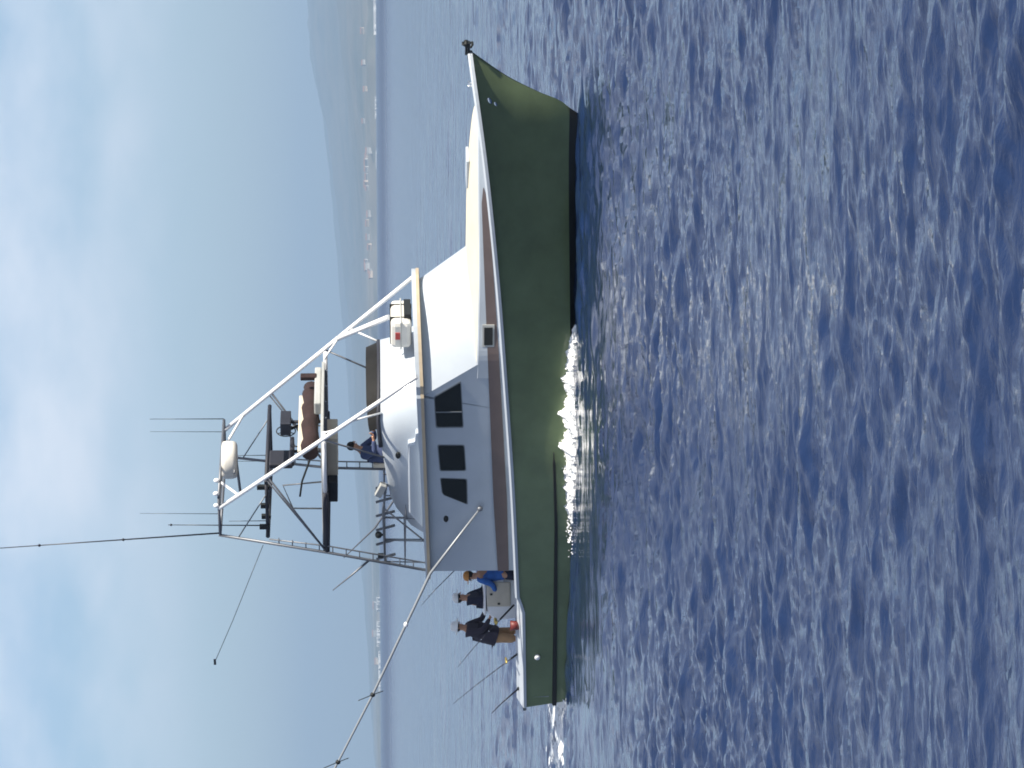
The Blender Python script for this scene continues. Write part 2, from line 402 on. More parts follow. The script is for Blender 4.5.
surf_m = mat('surf_foam', (0.34, 0.36, 0.38), 0.9)
def surf(py0, py1, dist, wd, lift=0.6):
    mb = MB(); rows = []; n = 40
    for i in range(n + 1):
        a = az_of_py(py0 + (py1 - py0) * i / n); w = wd * (0.25 + random.random()) * math.sin(math.pi * (i + 0.5) / (n + 1)) ** 0.4
        dd = dist + random.uniform(-10, 10)
        rows.append([(q * math.sin(a), q * math.cos(a), z) for q, z in ((dd - w, 0.05), (dd - w * .5, lift * 1.6), (dd + w * .4, lift * 2.2), (dd + w, 0.1))])
    return mb.grid(rows).build('surf', surf_m)
for a_, b_, d_, w_, l_ in ((-60, 34, 4200, 30, 1.6), (96, 118, 4700, 22, 1.1), (150, 168, 4900, 12, .8), (596, 610, 5400, 20, 3.0), (620, 645, 5400, 26, 3.0), (650, 690, 5300, 14, 1.8)):
    tag(surf(a_, b_, d_, w_, l_), 'white line of breaking surf along the distant shore', 'surf', group='surf along the distant shore', kind='stuff')

bw = [mat('pale_house_wall', (0.38, 0.38, 0.37), 0.8), mat('sandy_house_wall', (0.48, 0.40, 0.32), 0.8)]
roofm = mat('red_brown_roof', (0.22, 0.12, 0.09), 0.85)
winm = mat('far_window', (0.03, 0.04, 0.05), 0.2)
def house(py, dist, z, w, d, h, k, label):
    a = az_of_py(py)
    root = empty('seaside_house', (dist * math.sin(a), dist * math.cos(a), z), -a + random.uniform(-.4, .4))
    tag(root, label, 'house', 'houses along the distant shore')
    MB().box((0, 0, h / 2 - 4), (w, d, h + 8)).build('wall', bw[k], root)
    MB().prism([(-d / 2 - .6, h), (d / 2 + .6, h), (0, h + d * .28)], -w / 2 - .6, w / 2 + .6, 'x').build('roof', roofm, root)
    for i in range(4):
        MB().box((-w * .36 + i * w * .24, -d / 2 - .03, h * .55), (w * .1, .1, h * .22)).build('window', winm, root)
hs = [(150, 13, 0), (156, 10, 1), (161, 12, 0), (168, 9, 0), (176, 8, 0), (183, 11, 1), (187, 7, 0), (213, 9, 0), (222, 9, 1), (236, 8, 0), (246, 10, 1), (262, 9, 0), (266, 13, 0), (270, 10, 0), (274, 8, 1), (30, 9, 1), (62, 8, 0), (88, 10, 1), (120, 9, 0), (604, 10, 0), (632, 9, 0), (660, 8, 1)]
near_names = ['pale wall house on the far shore', 'sandy wall house on the far shore']
for i, (py, h, k) in enumerate(hs):
    a = az_of_py(py)
    j = int(np.argmin(abs(A - a))); ii = 3 + (i * 5) % 7
    house(py, math.hypot(TX[ii, j], TY[ii, j]), H_[ii, j] + 1, random.uniform(8, 15), 8, h * .55, k,
          ('pale' if k == 0 else 'sandy') + ' walled house with brown roof on the hazy far shore')

# ------------------------------------------------------------------ THE BOAT
boat = empty('fishing_boat', BOAT, HEAD)
tag(boat, 'green hulled sport fishing boat with white cabin and tall tuna tower', 'boat')

LOA = 14.66
sheer_x = [0, 2.55, 2.75, 3.05, 6.0, 9.2, 10.4, 11.7, 12.9, 13.8, 14.66]
sheer_z = [0.83, 0.92, 0.93, 1.05, 1.22, 1.46, 1.56, 1.69, 1.83, 1.96, 2.10]
def zs(x): return lerp(x, sheer_x, sheer_z) if x < 3.2 else smoothcurve(x, sheer_x[3:], sheer_z[3:])
def bs(x): return smoothcurve(x, [0, 3, 5.5, 6.8, 8.0, 9.0, 10.4, 11.7, 12.9, 13.8, 14.35, 14.66], [2.08, 2.20, 2.27, 2.24, 2.14, 2.02, 1.80, 1.56, 1.20, 0.76, 0.36, 0.03])
def stem(z): return smoothcurve(z, [-0.6, -0.3, 0.2, 0.8, 1.41, 2.10], [11.4, 12.75, 13.48, 13.80, 14.14, 14.66])
def chine(s):   # half breadth, height of chine for s = fraction of length
    return (smoothcurve(s, [0, .22, .40, .50, .58, .66, .73, .82, .91, 1.0], [2.0, 2.13, 2.23, 2.15, 1.96, 1.68, 1.36, 0.80, 0.22, 0.0]),
            smoothcurve(s, [0, .3, .55, .7, .85, 1.0], [-.06, -.04, .05, .11, .14, .15]))
NS = 70; NT = 14
ss = [0.0] + [((i + 1) / NS) for i in range(NS)]
# keep the sheer step crisp
ss = sorted(set(ss + [2.55 / LOA, 2.75 / LOA, 2.9 / LOA, 3.05 / LOA]))
def topside(s, t, side):
    xs_ = s * LOA; zt = zs(xs_); bt = bs(xs_)
    bc, zc = chine(s)
    z = zc + (zt - zc) * t
    x = s * stem(z) if s > 0 else 0.0
    x = x * 1.0 if s > 0.5 else s * (LOA * (1 - (s * 2) ** 3) + stem(z) * (s * 2) ** 3)
    fl = smoothcurve(s, [0, .45, .65, .85, 1.0], [0.9, 0.85, 0.95, 1.1, 1.2])     # flare exponent
    yb = bc + (bt - bc) * t ** fl
    # slight crown amidships, hollow forward
    return (x + (0.10 * (1 - t) if s < 0.001 else 0), side * yb, z)
for part in ('hull',):
    mb = MB()
    for side in (-1, 1):
        mb.grid([[topside(s_, k / NT, side) for k in range(NT + 1)] for s_ in ss], flip=(side > 0))
    hull = mb.build('hull', M['green'], boat)
mb = MB()
for side in (-1, 1):
    rows = []
    for s_ in ss:
        bc, zc = chine(s_)
        xc = topside(s_, 0, side)[0]; kx_ = s_ * 12.4 if s_ < .9 else s_ * 12.4
        kz = smoothcurve(s_, [0, .5, .8, 1.0], [-.45, -.6, -.5, -.25])
        a_ = Vector((xc, side * bc, zc)); k_ = Vector((min(kx_ * (1 + 0.05 * s_), xc), 0, kz))
        rows.append([tuple(a_.lerp(k_, q / 4) + Vector((0, 0, -0.06 * math.sin(math.pi * q / 4)))) for q in range(5)])
    mb.grid(rows)
mb.build('hull_bottom', M['bottom'], hull)
# transom
mb = MB()
tr = [topside(0, k / NT, -1) for k in range(NT + 1)]; tl = [topside(0, k / NT, 1) for k in range(NT + 1)]
mb.grid([[a_, tuple(Vector(a_).lerp(Vector(b_), .5) + Vector((-.10, 0, 0))), b_] for a_, b_ in zip(tr, tl)])
mb.add([tr[0], tl[0], (0.1, 0, -.45)], [(0, 1, 2)])
mb.build('transom', M['green'], boat)
# black rub strake along the aft topsides
for side in (-1, 1):
    mb = MB(); rows = []
    n = 50
    for i in range(n + 1):
        x = 0.03 + (6.72 - 0.03) * i / n
        z0 = lerp(x, [0, 4.9, 6.75], [.215, .315, .41]); s_ = x / LOA
        bc, zc = chine(s_); tt = (z0 - zc) / (zs(x) - zc); y = abs(topside(s_, tt, 1)[1])
        e = 1 if i < n - 1 else 0.4
        hh = lerp(x, [0, 6.7], [.055, .030]) * e
        rows.append([(x, side * (y - .02), z0 - hh), (x, side * (y + .045), z0 - hh * .7), (x, side * (y + .045), z0 + hh * .7), (x, side * (y - .02), z0 + hh)])
    mb.grid(rows, close=True, smooth=False)
    mb.add(rows[0], [(0, 1, 2, 3)]); mb.add(rows[-1], [(0, 1, 2, 3)])
    mb.build('rub_strake', M['rub'], hull)
# scupper fitting, bow fairlead, spray rail
mb = MB(); mb.lathe([(.001, .03), (.05, .03), (.06, .015), (.06, -.03)], (1.42, -2.16, .62), 14, Matrix.Rotation(R(90), 3, 'X'))
mb.build('scupper', M['pipe'], hull)
for side in (-1, 1):
    for k, (x, z, ln) in enumerate(((13.98, 1.74, .12), (13.98, 1.62, .07))):
        s_ = x / LOA + .008; bc, zc = chine(s_); tt = (z - zc) / (zs(x) - zc); p = topside(s_, tt, side)
        MB().ball((p[0], p[1] + side * .005, p[2]), .05 if k == 0 else .035, 6, (1.5, .35, .9), Matrix.Rotation(R(-25), 3, 'Y')).build('fairlead', M['chrome'], hull)

# cap rail (white) along the sheer
for side in (-1, 1):
    mb = MB(); rows = []
    xs_ = sorted(set([3.05 + (14.66 - 3.05) * i / 60 for i in range(61)]))
    for x in xs_:
        y = bs(x); z = zs(x); w = min(.16, y * .8); q = 0.075
        rows.append([(x, side * (y + .035), z - .02), (x, side * (y + .045), z + q * .5), (x, side * (y + .01), z + q), (x, side * (y - w), z + q), (x, side * (y - w), z - .02)])
    mb.grid(rows, close=True, smooth=False)
    mb.build('toe_rail', M['gelcoat'], boat)
# cockpit coaming
mb = MB()
for side in (-1, 1):
    rows = []
    for i in range(15):
        x = 0.0 + 3.1 * i / 14; y = bs(x); z = zs(x)
        rows.append([(x, side * (y + .03), z - .015), (x, side * (y + .03), z + .045), (x, side * (y - .02), z + .07), (x, side * (y - .34), z + .07 + .11 * min(1, (3.1 - x) / .5)), (x, side * (y - .36), z + .05), (x, side * (y - .36), .34)])
    mb.grid(rows, smooth=False)
mb.grid([[(-.09, y, .815), (-.10, y, .88), (-.03, y, .90), (.26, y, .90), (.28, y, .86), (.28, y, .34)] for y in np.linspace(-2.08, 2.08, 9)], smooth=False)
mb.build('cockpit_coaming', M['gelcoat'], boat)
MB().box((1.8, 0, .33), (3.5, 3.5, .04)).build('cockpit_sole', M['teak'], boat)
# side decks and foredeck
mb = MB(); rows = []
for i in range(50):
    x = 3.05 + (14.5 - 3.05) * i / 49; y = max(.02, bs(x) - .05); z = zs(x) + .01
    rows.append([(x, y * q, z + .05 * (1 - q * q)) for q in (-1, -.6, -.2, .2, .6, 1)])
mb.grid(rows); mb.build('deck', M['gelcoat'], boat)
# anchor roller / pulpit tip
mb = MB(); mb.box((14.70, 0, 2.15), (.34, .13, .05)); mb.lathe([(.001, -.07), (.055, -.06), (.03, 0), (.055, .06), (.001, .07)], (14.84, 0, 2.2), 12, Matrix.Rotation(R(90), 3, 'X'))
mb.tube([(14.80, .05, 2.2), (14.84, .05, 2.27), (14.84, -.05, 2.27), (14.80, -.05, 2.2)], .018)
mb.build('anchor_roller', M['rub'], boat)
mb = MB(); mb.tube([(14.6, 0, 2.2), (14.9, 0, 2.2)], .022); mb.tube([(14.80, -.10, 2.12), (14.84, -.05, 2.08), (14.84, .05, 2.08), (14.80, .10, 2.12)], .025)
mb.build('anchor', M['rub'], boat)
mb = MB(); mb.tube([(13.95, -.13, 2.14), (13.95, .13, 2.14)], .02); mb.tube([(13.95, -.06, 2.06), (13.95, -.06, 2.15)], .018); mb.tube([(13.95, .06, 2.06), (13.95, .06, 2.15)], .018)
mb.build('cleat', M['chrome'], boat)

# trunk cabin and deckhouse
tx = [0, 8.7, 9.5, 10.5, 12.0, 13.0, 13.4, 13.55]; ty = [1.85, 1.85, 1.67, 1.45, 1.06, .70, .48, .20]
def yt(x): return smoothcurve(x, tx, ty)
def zt(x): return smoothcurve(x, [8.4, 10.5, 12, 13.2, 13.55], [1.99, 1.955, 1.975, 1.98, 1.93])
def zcrown(x): return smoothcurve(x, [8.4, 10.4, 11.8, 13.1, 13.55], [2.16, 2.16, 2.15, 2.07, 1.97])
mb = MB(); rows = []; xs_ = [8.3 + (13.55 - 8.3) * i / 50 for i in range(51)]
for side in (-1, 1):
    mb.grid([[(x, side * yt(x), zs(x) - .03), (x, side * yt(x), zt(x) - .03), (x, side * (yt(x) - .02), zt(x))] for x in xs_], smooth=False)
mb.add([(13.55, -.2, zs(13.55)), (13.55, .2, zs(13.55)), (13.55, .2, 1.93), (13.55, -.2, 1.93)], [(0, 1, 2, 3)])
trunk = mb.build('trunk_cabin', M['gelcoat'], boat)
rows = []
for x in xs_:
    y = yt(x) - .02; rows.append([(x, y * q, zt(x) + (zcrown(x) - zt(x)) * (1 - abs(q) ** 2.2)) for q in np.linspace(-1, 1, 13)])
MB().grid(rows).build('trunk_roof', M['cream'], trunk)
mb = MB(); 
mb.box((12.1, 0, 2.15), (.62, .62, .06)); mb.build('deck_hatch', M['gelcoat'], trunk, bevel=.015)

def xfront(y, z):            # raked, curved front of the deckhouse
    q = (z - 2.0) / 1.06
    return 10.22 - .90 * q - (1.62 - .18 * q) * min(1, abs(y) / 1.85) ** 2.05
HS = 1.85
def ztop(x): return lerp(x, [3.4, 7.9, 9.6], [2.90, 3.02, 3.08])
mb = MB()
YS = list(np.linspace(-1.85, 1.85, 41)); ZF = list(np.linspace(1.93, 3.1, 8))
mb.grid([[(xfront(y, z), y, z) for y in YS] for z in ZF])
front = mb.build('cabin_front', M['gelcoat'], boat)
for side in (-1, 1):
    mb = MB()
    poly = [(3.5, zs(3.5) - .02), (5.5, zs(5.5) - .02), (7.5, zs(7.5) - .02), (8.64, zs(8.6) - .02), (8.64, 1.93), (xfront(1.85, 2.5), 2.5), (xfront(1.85, 3.1), 3.09), (7.9, 3.06), (3.5, 2.93)]
    mb.prism(poly, side * 1.85, side * 1.79, 'y')
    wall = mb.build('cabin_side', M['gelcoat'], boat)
    wins = ([(7.86, 2.83), (8.22, 2.30), (7.12, 2.24), (7.12, 2.79)], [(6.69, 2.755), (6.68, 2.215), (6.05, 2.175), (6.05, 2.705)], [(5.87, 2.70), (5.84, 2.155), (5.20, 2.135), (5.44, 2.62), (5.50, 2.66)])
    for wi, w in enumerate(wins):
        w = roundpoly(w, .05); c = np.mean(w, 0)
        def scal(k, w=w, c=c): return [tuple(c + (np.array(p) - c) * k) for p in w]
        fr_ = MB().prism(scal(1.05), side * 1.853, side * 1.80, 'y').build('window', M['wframe'], wall, bevel=.01)
        MB().prism(scal(.97), side * 1.862, side * 1.81, 'y').build('pane', M['glass'], fr_, bevel=.012)
        if wi == 0:
            MB().box((7.50, side * 1.866, 2.54), (.022, .012, .54)).build('mullion', M['wframe'], fr_)
    MB().lathe([(.001, .02), (.05, .02), (.065, .0), (.065, -.02)], (4.84, side * 1.852, 2.575), 14, Matrix.Rotation(R(90), 3, 'X'), (1.3, .8, 1)).build('vent_cowl', M['rub'], wall)
mb = MB(); mb.box((3.5, 0, 2.0), (.06, 3.6, 2.0)); bulk = mb.build('cabin_bulkhead', M['gelcoat'], boat)
MB().box((3.45, .3, 1.55), (.05, .75, 1.9)).build('cabin_door', M['glass'], bulk)
# brown band along the house and trunk sides
for side in (-1, 1):
    mb = MB(); rows = []
    for i in range(61):
        x = 3.5 + (12.2 - 3.5) * i / 60
        zl = lerp(x, [3.5, 5.3, 8.85, 10.8, 12.0, 12.2], [1.25, 1.32, 1.54, 1.68, 1.79, 1.86])
        zh = lerp(x, [3.5, 5.3, 8.9, 10.8, 11.9, 12.2], [1.48, 1.60, 1.77, 1.855, 1.90, 1.87])
        y = yt(x) + .006
        rows.append([(x, side * y, zl), (x, side * y, zh)])
    mb.grid(rows, smooth=False); band = mb.build('brown_band', M['stripe'], boat)
    y = yt(9.24)
    rz = Matrix.Rotation(math.atan2(-side * .20, 1.0), 3, 'Z')
    fv = MB().box((9.24, side * (y + .01), 1.755), (.47, .03, .24), rz).build('engine_vent', M['greyp'], band)
    MB().box((9.24, side * (y + .028), 1.755), (.37, .02, .17), rz).build('vent_opening', M['rub'], fv)

# fly deck slab with brow
def brow_pts(grow=0.0):
    pts = []
    for y in np.linspace(-2.0 - grow, 2.0 + grow, 33):
        pts.append((9.42 + grow - 1.5 * (abs(y) / (2.0 + grow)) ** 2.6, float(y)))
    return pts
mb = MB(); pts = brow_pts()
outline = [(3.4, 1.98), (3.4, -1.98)] + pts          # closed, aft edge then round the front
def zb(x): return lerp(x, [3.4, 7.9, 9.45], [2.92, 3.07, 3.14])
n = len(outline)
lo = [(x, y, zb(x)) for x, y in outline]; hi = [(x, y, zb(x) + .07 + (.05 if x > 7.9 else 0.0)) for x, y in outline]
mb.grid([lo, hi], close=True, smooth=False)
mb.add(hi, [tuple(range(n))]); mb.add(lo, [tuple(range(n))])
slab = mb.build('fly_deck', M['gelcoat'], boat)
rows = [[(x + (.012 if x > 3.5 else 0), y * 1.006, zb(x) - .03) for x, y in outline], [(x + (.012 if x > 3.5 else 0), y * 1.006, zb(x) + .035) for x, y in outline]]
MB().grid(rows, close=True, smooth=False).build('brow_trim', M['trim'], slab)

# flybridge cowling
def fly_ring(x0, a, b, xa, z, n=30):
    pts = [(xa, -b, z)]
    for i in range(n + 1):
        th = -math.pi / 2 + math.pi * i / n
        ct, st = math.cos(th), math.sin(th)
        pts.append((x0 + a * abs(ct) ** .9, b * (1 if st > 0 else -1) * abs(st) ** .95, z))
    pts.append((xa, b, z)); return pts
rings = [fly_ring(6.75, 1.30, 1.66, 4.35, 3.02), fly_ring(6.70, 1.27, 1.64, 4.55, 3.30), fly_ring(6.55, 1.22, 1.58, 4.95, 3.60), fly_ring(6.48, 1.20, 1.54, 5.25, 3.86)]
def sh_top(p):
    x, y, z = p
    return (x, y, z + lerp(x, [5.2, 6.0, 7.0, 7.7], [-.14, .0, .09, .06]))
rings[-1] = [sh_top(p) for p in rings[-1]]
inner = [(x - .06 if x > 6.6 else x, y * .955, z) for x, y, z in rings[-1]]
inner2 = [(x, y, 3.2) for x, y, z in inner]
mb = MB(); mb.grid(rings + [inner, inner2])
mb.add([r_[0] for r_ in rings] + [inner[0], inner2[0]], [(0, 1, 2, 3, 4, 5)]); mb.add([r_[-1] for r_ in rings] + [inner[-1], inner2[-1]], [(0, 1, 2, 3, 4, 5)])
fly = mb.build('flybridge', M['gelcoat'], boat)
for side in (-1, 1):
    MB().prism([(4.6, 3.05), (6.95, 3.06), (6.95, 3.20), (6.72, 3.22), (6.68, 3.36), (5.0, 3.34)], side * 1.50, side * 1.86, 'y').build('side_locker', M['gelcoat'], fly, bevel=.03)
    MB().ball((6.28, side * 1.615, 3.56), .07, 6, (1.2, .5, .8)).build('speaker', M['rub'], fly)
# smoked windscreen
top = rings[-1]
mb = MB(); lo = []; hi = []
for (x, y, z) in top[4:-4]:
    h = lerp(x, [6.48, 6.9, 7.4, 7.7], [.02, .20, .27, .29]) if x > 6.4 else .02
    lo.append((x - .02, y, z - .03)); hi.append((x - .10 - h * .2, y * .97, z + h))
arc = [i for i in range(len(lo))]
mb.grid([lo, hi]); mb.grid([[(a_[0] - .015, a_[1], a_[2]) for a_ in lo], [(a_[0] - .015, a_[1], a_[2]) for a_ in hi]])
mb.build('windscreen', M['smoke'], fly)
MB().tube([(p[0] - .03, p[1], p[2] + .01) for p in top[1:-1]], .045, 8).build('coaming_bolster', M['dark'], fly)
# helm console and chair
mb = MB(); mb.prism([(6.5, 3.15), (7.3, 3.15), (7.2, 3.95), (6.8, 3.98), (6.55, 3.75)], -.6, .6, 'y'); mb.build('helm_console', M['gelcoat'], fly, bevel=.03)
hc = MB().tube([(5.45, -.2, 3.1), (5.45, -.2, 3.62)], .05).box((5.45, -.2, 3.66), (.5, .55, .1)).box((5.22, -.2, 3.86), (.1, .52, .42)).build('helm_seat', M['tan'], fly, bevel=.02)
# aft rails
def rail(name, pts, r, m_, parent=fly): return MB().tube(pts, r, 8).build(name, m_, parent)
for side in (-1, 1):
    y = side * 1.6
    rail('fly_rail', [(5.5, y, 3.80), (4.9, y, 3.88), (3.58, y * 1.03, 3.84)], .02, M['alu'])
    rail('fly_rail', [(5.2, y, 3.40), (3.55, y * 1.05, 3.42)], .013, M['alu'])
    for x in (3.58, 4.13, 4.7):
        rail('rail_post', [(x, y * 1.03, 3.0), (x, y, 3.86)], .014, M['alu'])
    rail('rail_brace', [(4.95, y, 3.86), (4.12, y * 1.03, 3.0)], .018, M['alu'])
rail('fly_rail', [(3.58, -1.65, 3.84), (3.58, 1.65, 3.84)], .02, M['alu'])
rail('fly_rail', [(3.55, -1.68, 3.42), (3.55, 1.68, 3.42)], .013, M['alu'])
for y in (-.8, 0, .8): rail('rail_post', [(3.56, y, 3.0), (3.58, y, 3.84)], .014, M['alu'])
for k, y in enumerate(np.linspace(-1.3, 1.3, 6)):
    MB().tube([(3.55, y, 3.62), (3.42, y, 4.02)], .03).build('rod_holder', M['alu'], fly)
MB().ball((4.27, -1.6, 3.97), .075, 6, (1.1, .9, 1)).tube([(4.27, -1.6, 3.84), (4.27, -1.6, 3.95)], .025).build('floodlight', M['rub'], fly)
MB().box((5.38, -1.55, 3.92), (.30, .16, .14), Matrix.Rotation(R(25), 3, 'Y')).tube([(5.5, -1.55, 3.8), (5.42, -1.55, 3.95)], .03).build('floodlight', M['greyp'], fly, bevel=.02)
MB().box((3.75, -1.62, 3.93), (.08, .08, .12)).build('stern_lamp', M['rub'], fly, bevel=.01)

# ------------------------------------------------------------------ tuna tower
TW, BWd = 1.45, 1.95
def leg_f(side, z):
    q = (z - 3.22) / (7.27 - 3.22); return Vector((8.38 + (4.88 - 8.38) * q, side * (BWd + (TW - BWd) * q), z))
def leg_a(side, z):
    x = lerp(z, [2.95, 5.05, 7.3], [3.52, 3.80, 4.20]); y = lerp(z, [2.95, 5.05, 7.3], [1.85, 1.56, 1.45]); return Vector((x, side * y, z))
tower = MB().tube([leg_f(-1, 7.27), leg_f(1, 7.27)], .028).build('tower_top_hoop', M['alu'], boat)
mbx = MB(); z = 7.27
for a_, b_ in (((5.15, -TW, z), (4.20, -TW, z)), ((4.20, -TW, z), (4.20, TW, z)), ((4.20, TW, z), (5.15, TW, z)), ((5.15, TW, z), (5.15, -TW, z))): mbx.tube([a_, b_], .03)
mbx.build('top_frame', M['alu'], tower)
for side in (-1, 1):
    MB().tube([leg_f(side, 7.27), leg_f(side, 3.18)], .045, 10).build('front_leg', M['pipe'], tower)
    MB().tube([leg_a(side, 7.3), leg_a(side, 5.05), leg_a(side, 2.95)], .030, 10).build('aft_leg', M['alu'], tower)  # darker metal than the front legs stands in for shade
    mb = MB()
    p0 = leg_a(side, 6.2); p1 = leg_a(side, 3.1)
    off = Vector((.17, 0, 0))
    mb.tube([leg_a(side, 6.25) + off * .6, leg_a(side, 5.05) + off, leg_a(side, 3.0) + off * 1.1], .016)
    for k in range(11):
        zz = 3.25 + k * .28; mb.tube([leg_a(side, zz), leg_a(side, zz) + off], .012)
    mb.build('ladder', M['alu'], tower)
    # braces
    for a_, b_, r_, m_ in ((leg_f(side, 6.25), leg_a(side, 5.05), .024, 'alu'),
                        (leg_f(side, 5.1), Vector((6.2, side * 1.56, 3.85)), .020, 'alu'),
                        (leg_f(side, 4.55), Vector((7.15, side * 1.35, 3.9)), .022, 'pipe'),
                        (leg_a(side, 5.05), leg_f(side, 6.3), .016, 'alu'),
                        (Vector((6.7, side * 1.4, 5.1)), leg_f(side, 4.78), .022, 'pipe'),
                        (leg_f(side, 6.85), Vector((4.95, side * .6, 7.27)), .028, 'pipe'),
                        (leg_a(side, 6.9), Vector((5.2, side * TW, 6.3)), .014, 'alu')):
        MB().tube([a_, b_], r_).build('brace', M[m_], tower)
MB().tube([leg_f(1, 4.82), Vector((8.15, .75, 3.72))], .055, 10).build('brace', M['pipe'], tower)
MB().tube([leg_a(-1, 5.05), leg_a(1, 5.05)], .03).build('brace', M['alu'], tower)
# padded belly band
mb = MB(); z = 6.28
mb.tube([(5.50, -TW + .05, z), (4.15, -TW, z)], .036, 10); mb.tube([(4.15, -TW, z), (4.15, TW, z)], .045, 10)
mb.tube([(4.15, TW, z), (5.50, TW - .05, z)], .036, 10); mb.tube([(5.50, -TW, z), (5.50, TW, z)], .042, 10)
mb.build('belly_band', M['dark'], tower)
for (x, y, h) in ((5.3, -1.3, .2), (4.9, -1.4, .12), (4.4, -1.45, .16), (4.2, -.8, .14), (4.3, .6, .1)):
    MB().box((x, y, z + h * .35), (.10, .08, h + .06)).build('band_fitting', M['rub'], tower, bevel=.01)
# standing platform (hard top of the flybridge)
mb = MB(); mb.prism([(3.85, -1.5), (6.6, -1.42), (6.78, -1.2), (6.85, 0), (6.78, 1.2), (6.6, 1.42), (3.85, 1.5)], 5.08, 5.14)
plat = mb.build('hard_top', M['greyp'], tower, bevel=.01)
mb = MB()
for a_, b_ in (((3.82, -1.52, 5.06), (5.3, -1.5, 5.06)),): mb.tube([a_, b_], .065, 10)
mb.tube([(3.82, 1.52, 5.06), (5.3, 1.5, 5.06)], .065, 10); mb.tube([(3.82, -1.52, 5.06), (3.82, 1.52, 5.06)], .07, 10)
mb.build('platform_edge', M['dark'], plat)
for side in (-1, 1): MB().tube([(5.2, side * 1.50, 5.07), (6.80, side * 1.52, 5.07)], .045).build('platform_rail', M['pipe'], plat)
for y in (-.9, -.3, .3, .9): MB().box((5.4, y, 5.05), (2.7, .05, .05)).build('platform_beam', M['alu'], plat)
MB().box((5.5, -.15, 4.93), (.95, .75, .24)).build('electronics_box', M['tan'], plat, bevel=.02)
MB().box((4.8, -.5, 4.92), (.5, .6, .2)).build('electronics_box', M['dark'], plat, bevel=.02)
# tower helm: canvas dodger, back panels, seat, wheel
mb = MB(); rows = []
for i in range(13):
    y = -1.25 + 2.5 * i / 12; wob = .03 * math.sin(i * 2.1)
    rows.append([(6.25 + wob + .16 * math.cos(a_) - abs(y) ** 2 * .1, y, 5.37 + wob + .17 * math.sin(a_)) for a_ in np.linspace(0, 2 * math.pi, 12, endpoint=False)])
mb.grid(rows, close=True); mb.add(rows[0], [tuple(range(12))]); mb.add(rows[-1], [tuple(range(12))])
mb.build('canvas_dodger', M['canvas'], plat)
MB().box((6.0, 0, 5.42), (.06, 2.1, .42)).build('backrest_panel', M['tan'], plat, bevel=.02)
MB().box((6.62, .85, 5.42), (.10, .16, .34)).build('horn', M['canvas'], plat, bevel=.02)
MB().box((6.5, .5, 5.22), (.3, 1.4, .14)).build('front_pad', M['greyp'], plat, bevel=.03)
ts = MB().box((5.0, .15, 6.02), (.12, .55, .5)).box((5.2, .15, 5.78), (.45, .5, .09)).build('tower_seat', M['dark'], plat, bevel=.03)
MB().tube([(5.2, .15, 5.1), (5.2, .15, 5.75)], .035).build('seat_post', M['alu'], ts)
mb = MB()
for k in range(20):
    a_ = 2 * math.pi * k / 20; b_ = 2 * math.pi * (k + 1) / 20
    mb.tube([(5.72, .15 + .2 * math.cos(a_), 5.9 + .2 * math.sin(a_)), (5.72, .15 + .2 * math.cos(b_), 5.9 + .2 * math.sin(b_))], .012, 6)
for a_ in (0, 2.09, 4.19): mb.tube([(5.72, .15, 5.9), (5.72, .15 + .2 * math.cos(a_), 5.9 + .2 * math.sin(a_))], .01, 6)
mb.tube([(5.9, .15, 5.55), (5.72, .15, 5.9)], .03, 6)
mb.build('steering_wheel', M['rub'], plat)
MB().box((5.92, .15, 5.9), (.3, .5, .22)).tube([(5.95, .15, 5.1), (5.95, .15, 5.9)], .04).build('tower_console', M['dark'], plat, bevel=.02)
for side in (-1, 1):
    MB().tube([(4.6, side * 1.1, 5.1), (4.65, side * 1.15, 5.75), (5.2, side * 1.1, 5.95), (5.25, side * 1.05, 5.1)], .018).build('grab_rail', M['alu'], plat)
MB().tube([(6.1, -.9, 5.2), (6.02, -1.0, 5.3), (5.3, -1.1, 5.55), (4.95, -1.15, 5.6)], .022).build('cable', M['rub'], plat)
# radome on top
rd = MB().lathe([(.001, .17), (.27, .165), (.31, .14), (.325, .06), (.32, -.08), (.30, -.15), (.26, -.17), (.001, -.17)], (5.10, 0, 7.10), 24, None, (1.25, 1.25, .95)).build('radome', M['raft'], tower)
MB().box((5.1, 0, 6.98), (.5, .4, .06)).tube([(4.3, 0, 6.9), (5.1, 0, 6.96)], .03).tube([(5.1, -.5, 6.98), (5.1, .5, 6.98)], .02).build('radar_bracket', M['alu'], rd)
for p in ((5.25, -TW, 7.32), (4.95, -TW, 7.32), (5.2, -.9, 7.33)):
    MB().ball(p, .05, 6, (1, 1, 1.3)).build('running_light', M['pipe'], tower)
# whips
for (p, q, r_) in (((4.25, -1.45, 7.25), (3.90, -1.45, 12.1), .017), ((4.43, -1.45, 6.3), (4.47, -1.45, 8.34), .014), ((4.42, -1.0, 7.27), (4.45, -1.0, 8.95), .007),
                   ((5.21, 1.4, 7.27), (5.22, 1.4, 8.85), .010), ((5.01, 1.2, 7.27), (5.03, 1.2, 8.84), .007), ((4.8, .6, 6.3), (4.8, .6, 7.2), .009), ((5.2, -.2, 6.3), (5.2, -.2, 7.0), .008), ((4.3, -1.1, 6.3), (4.3, -1.1, 7.1), .009)):
    p = Vector(p); q = Vector(q)
    mb = MB(); mb.tube([p, p.lerp(q, .5), q], r_, 6, r_ * .5)
    if r_ > .013:
        for k in (.42, .78) if r_ > .015 else (.97,): mb.ball(p.lerp(q, k), r_ * 1.9, 4)
    mb.build('antenna', M['rod'], tower)
# halyard with its tag line, from the tower down and aft
mb = MB(); mb.tube([(3.97, -1.5, 6.38), (3.3, -1.9, 6.70), (2.6, -2.3, 7.03), (1.75, -2.6, 7.42)], .007, 5); mb.box((1.75, -2.6, 7.42), (.14, .02, .05)); mb.build('halyard', M['rod'], tower)

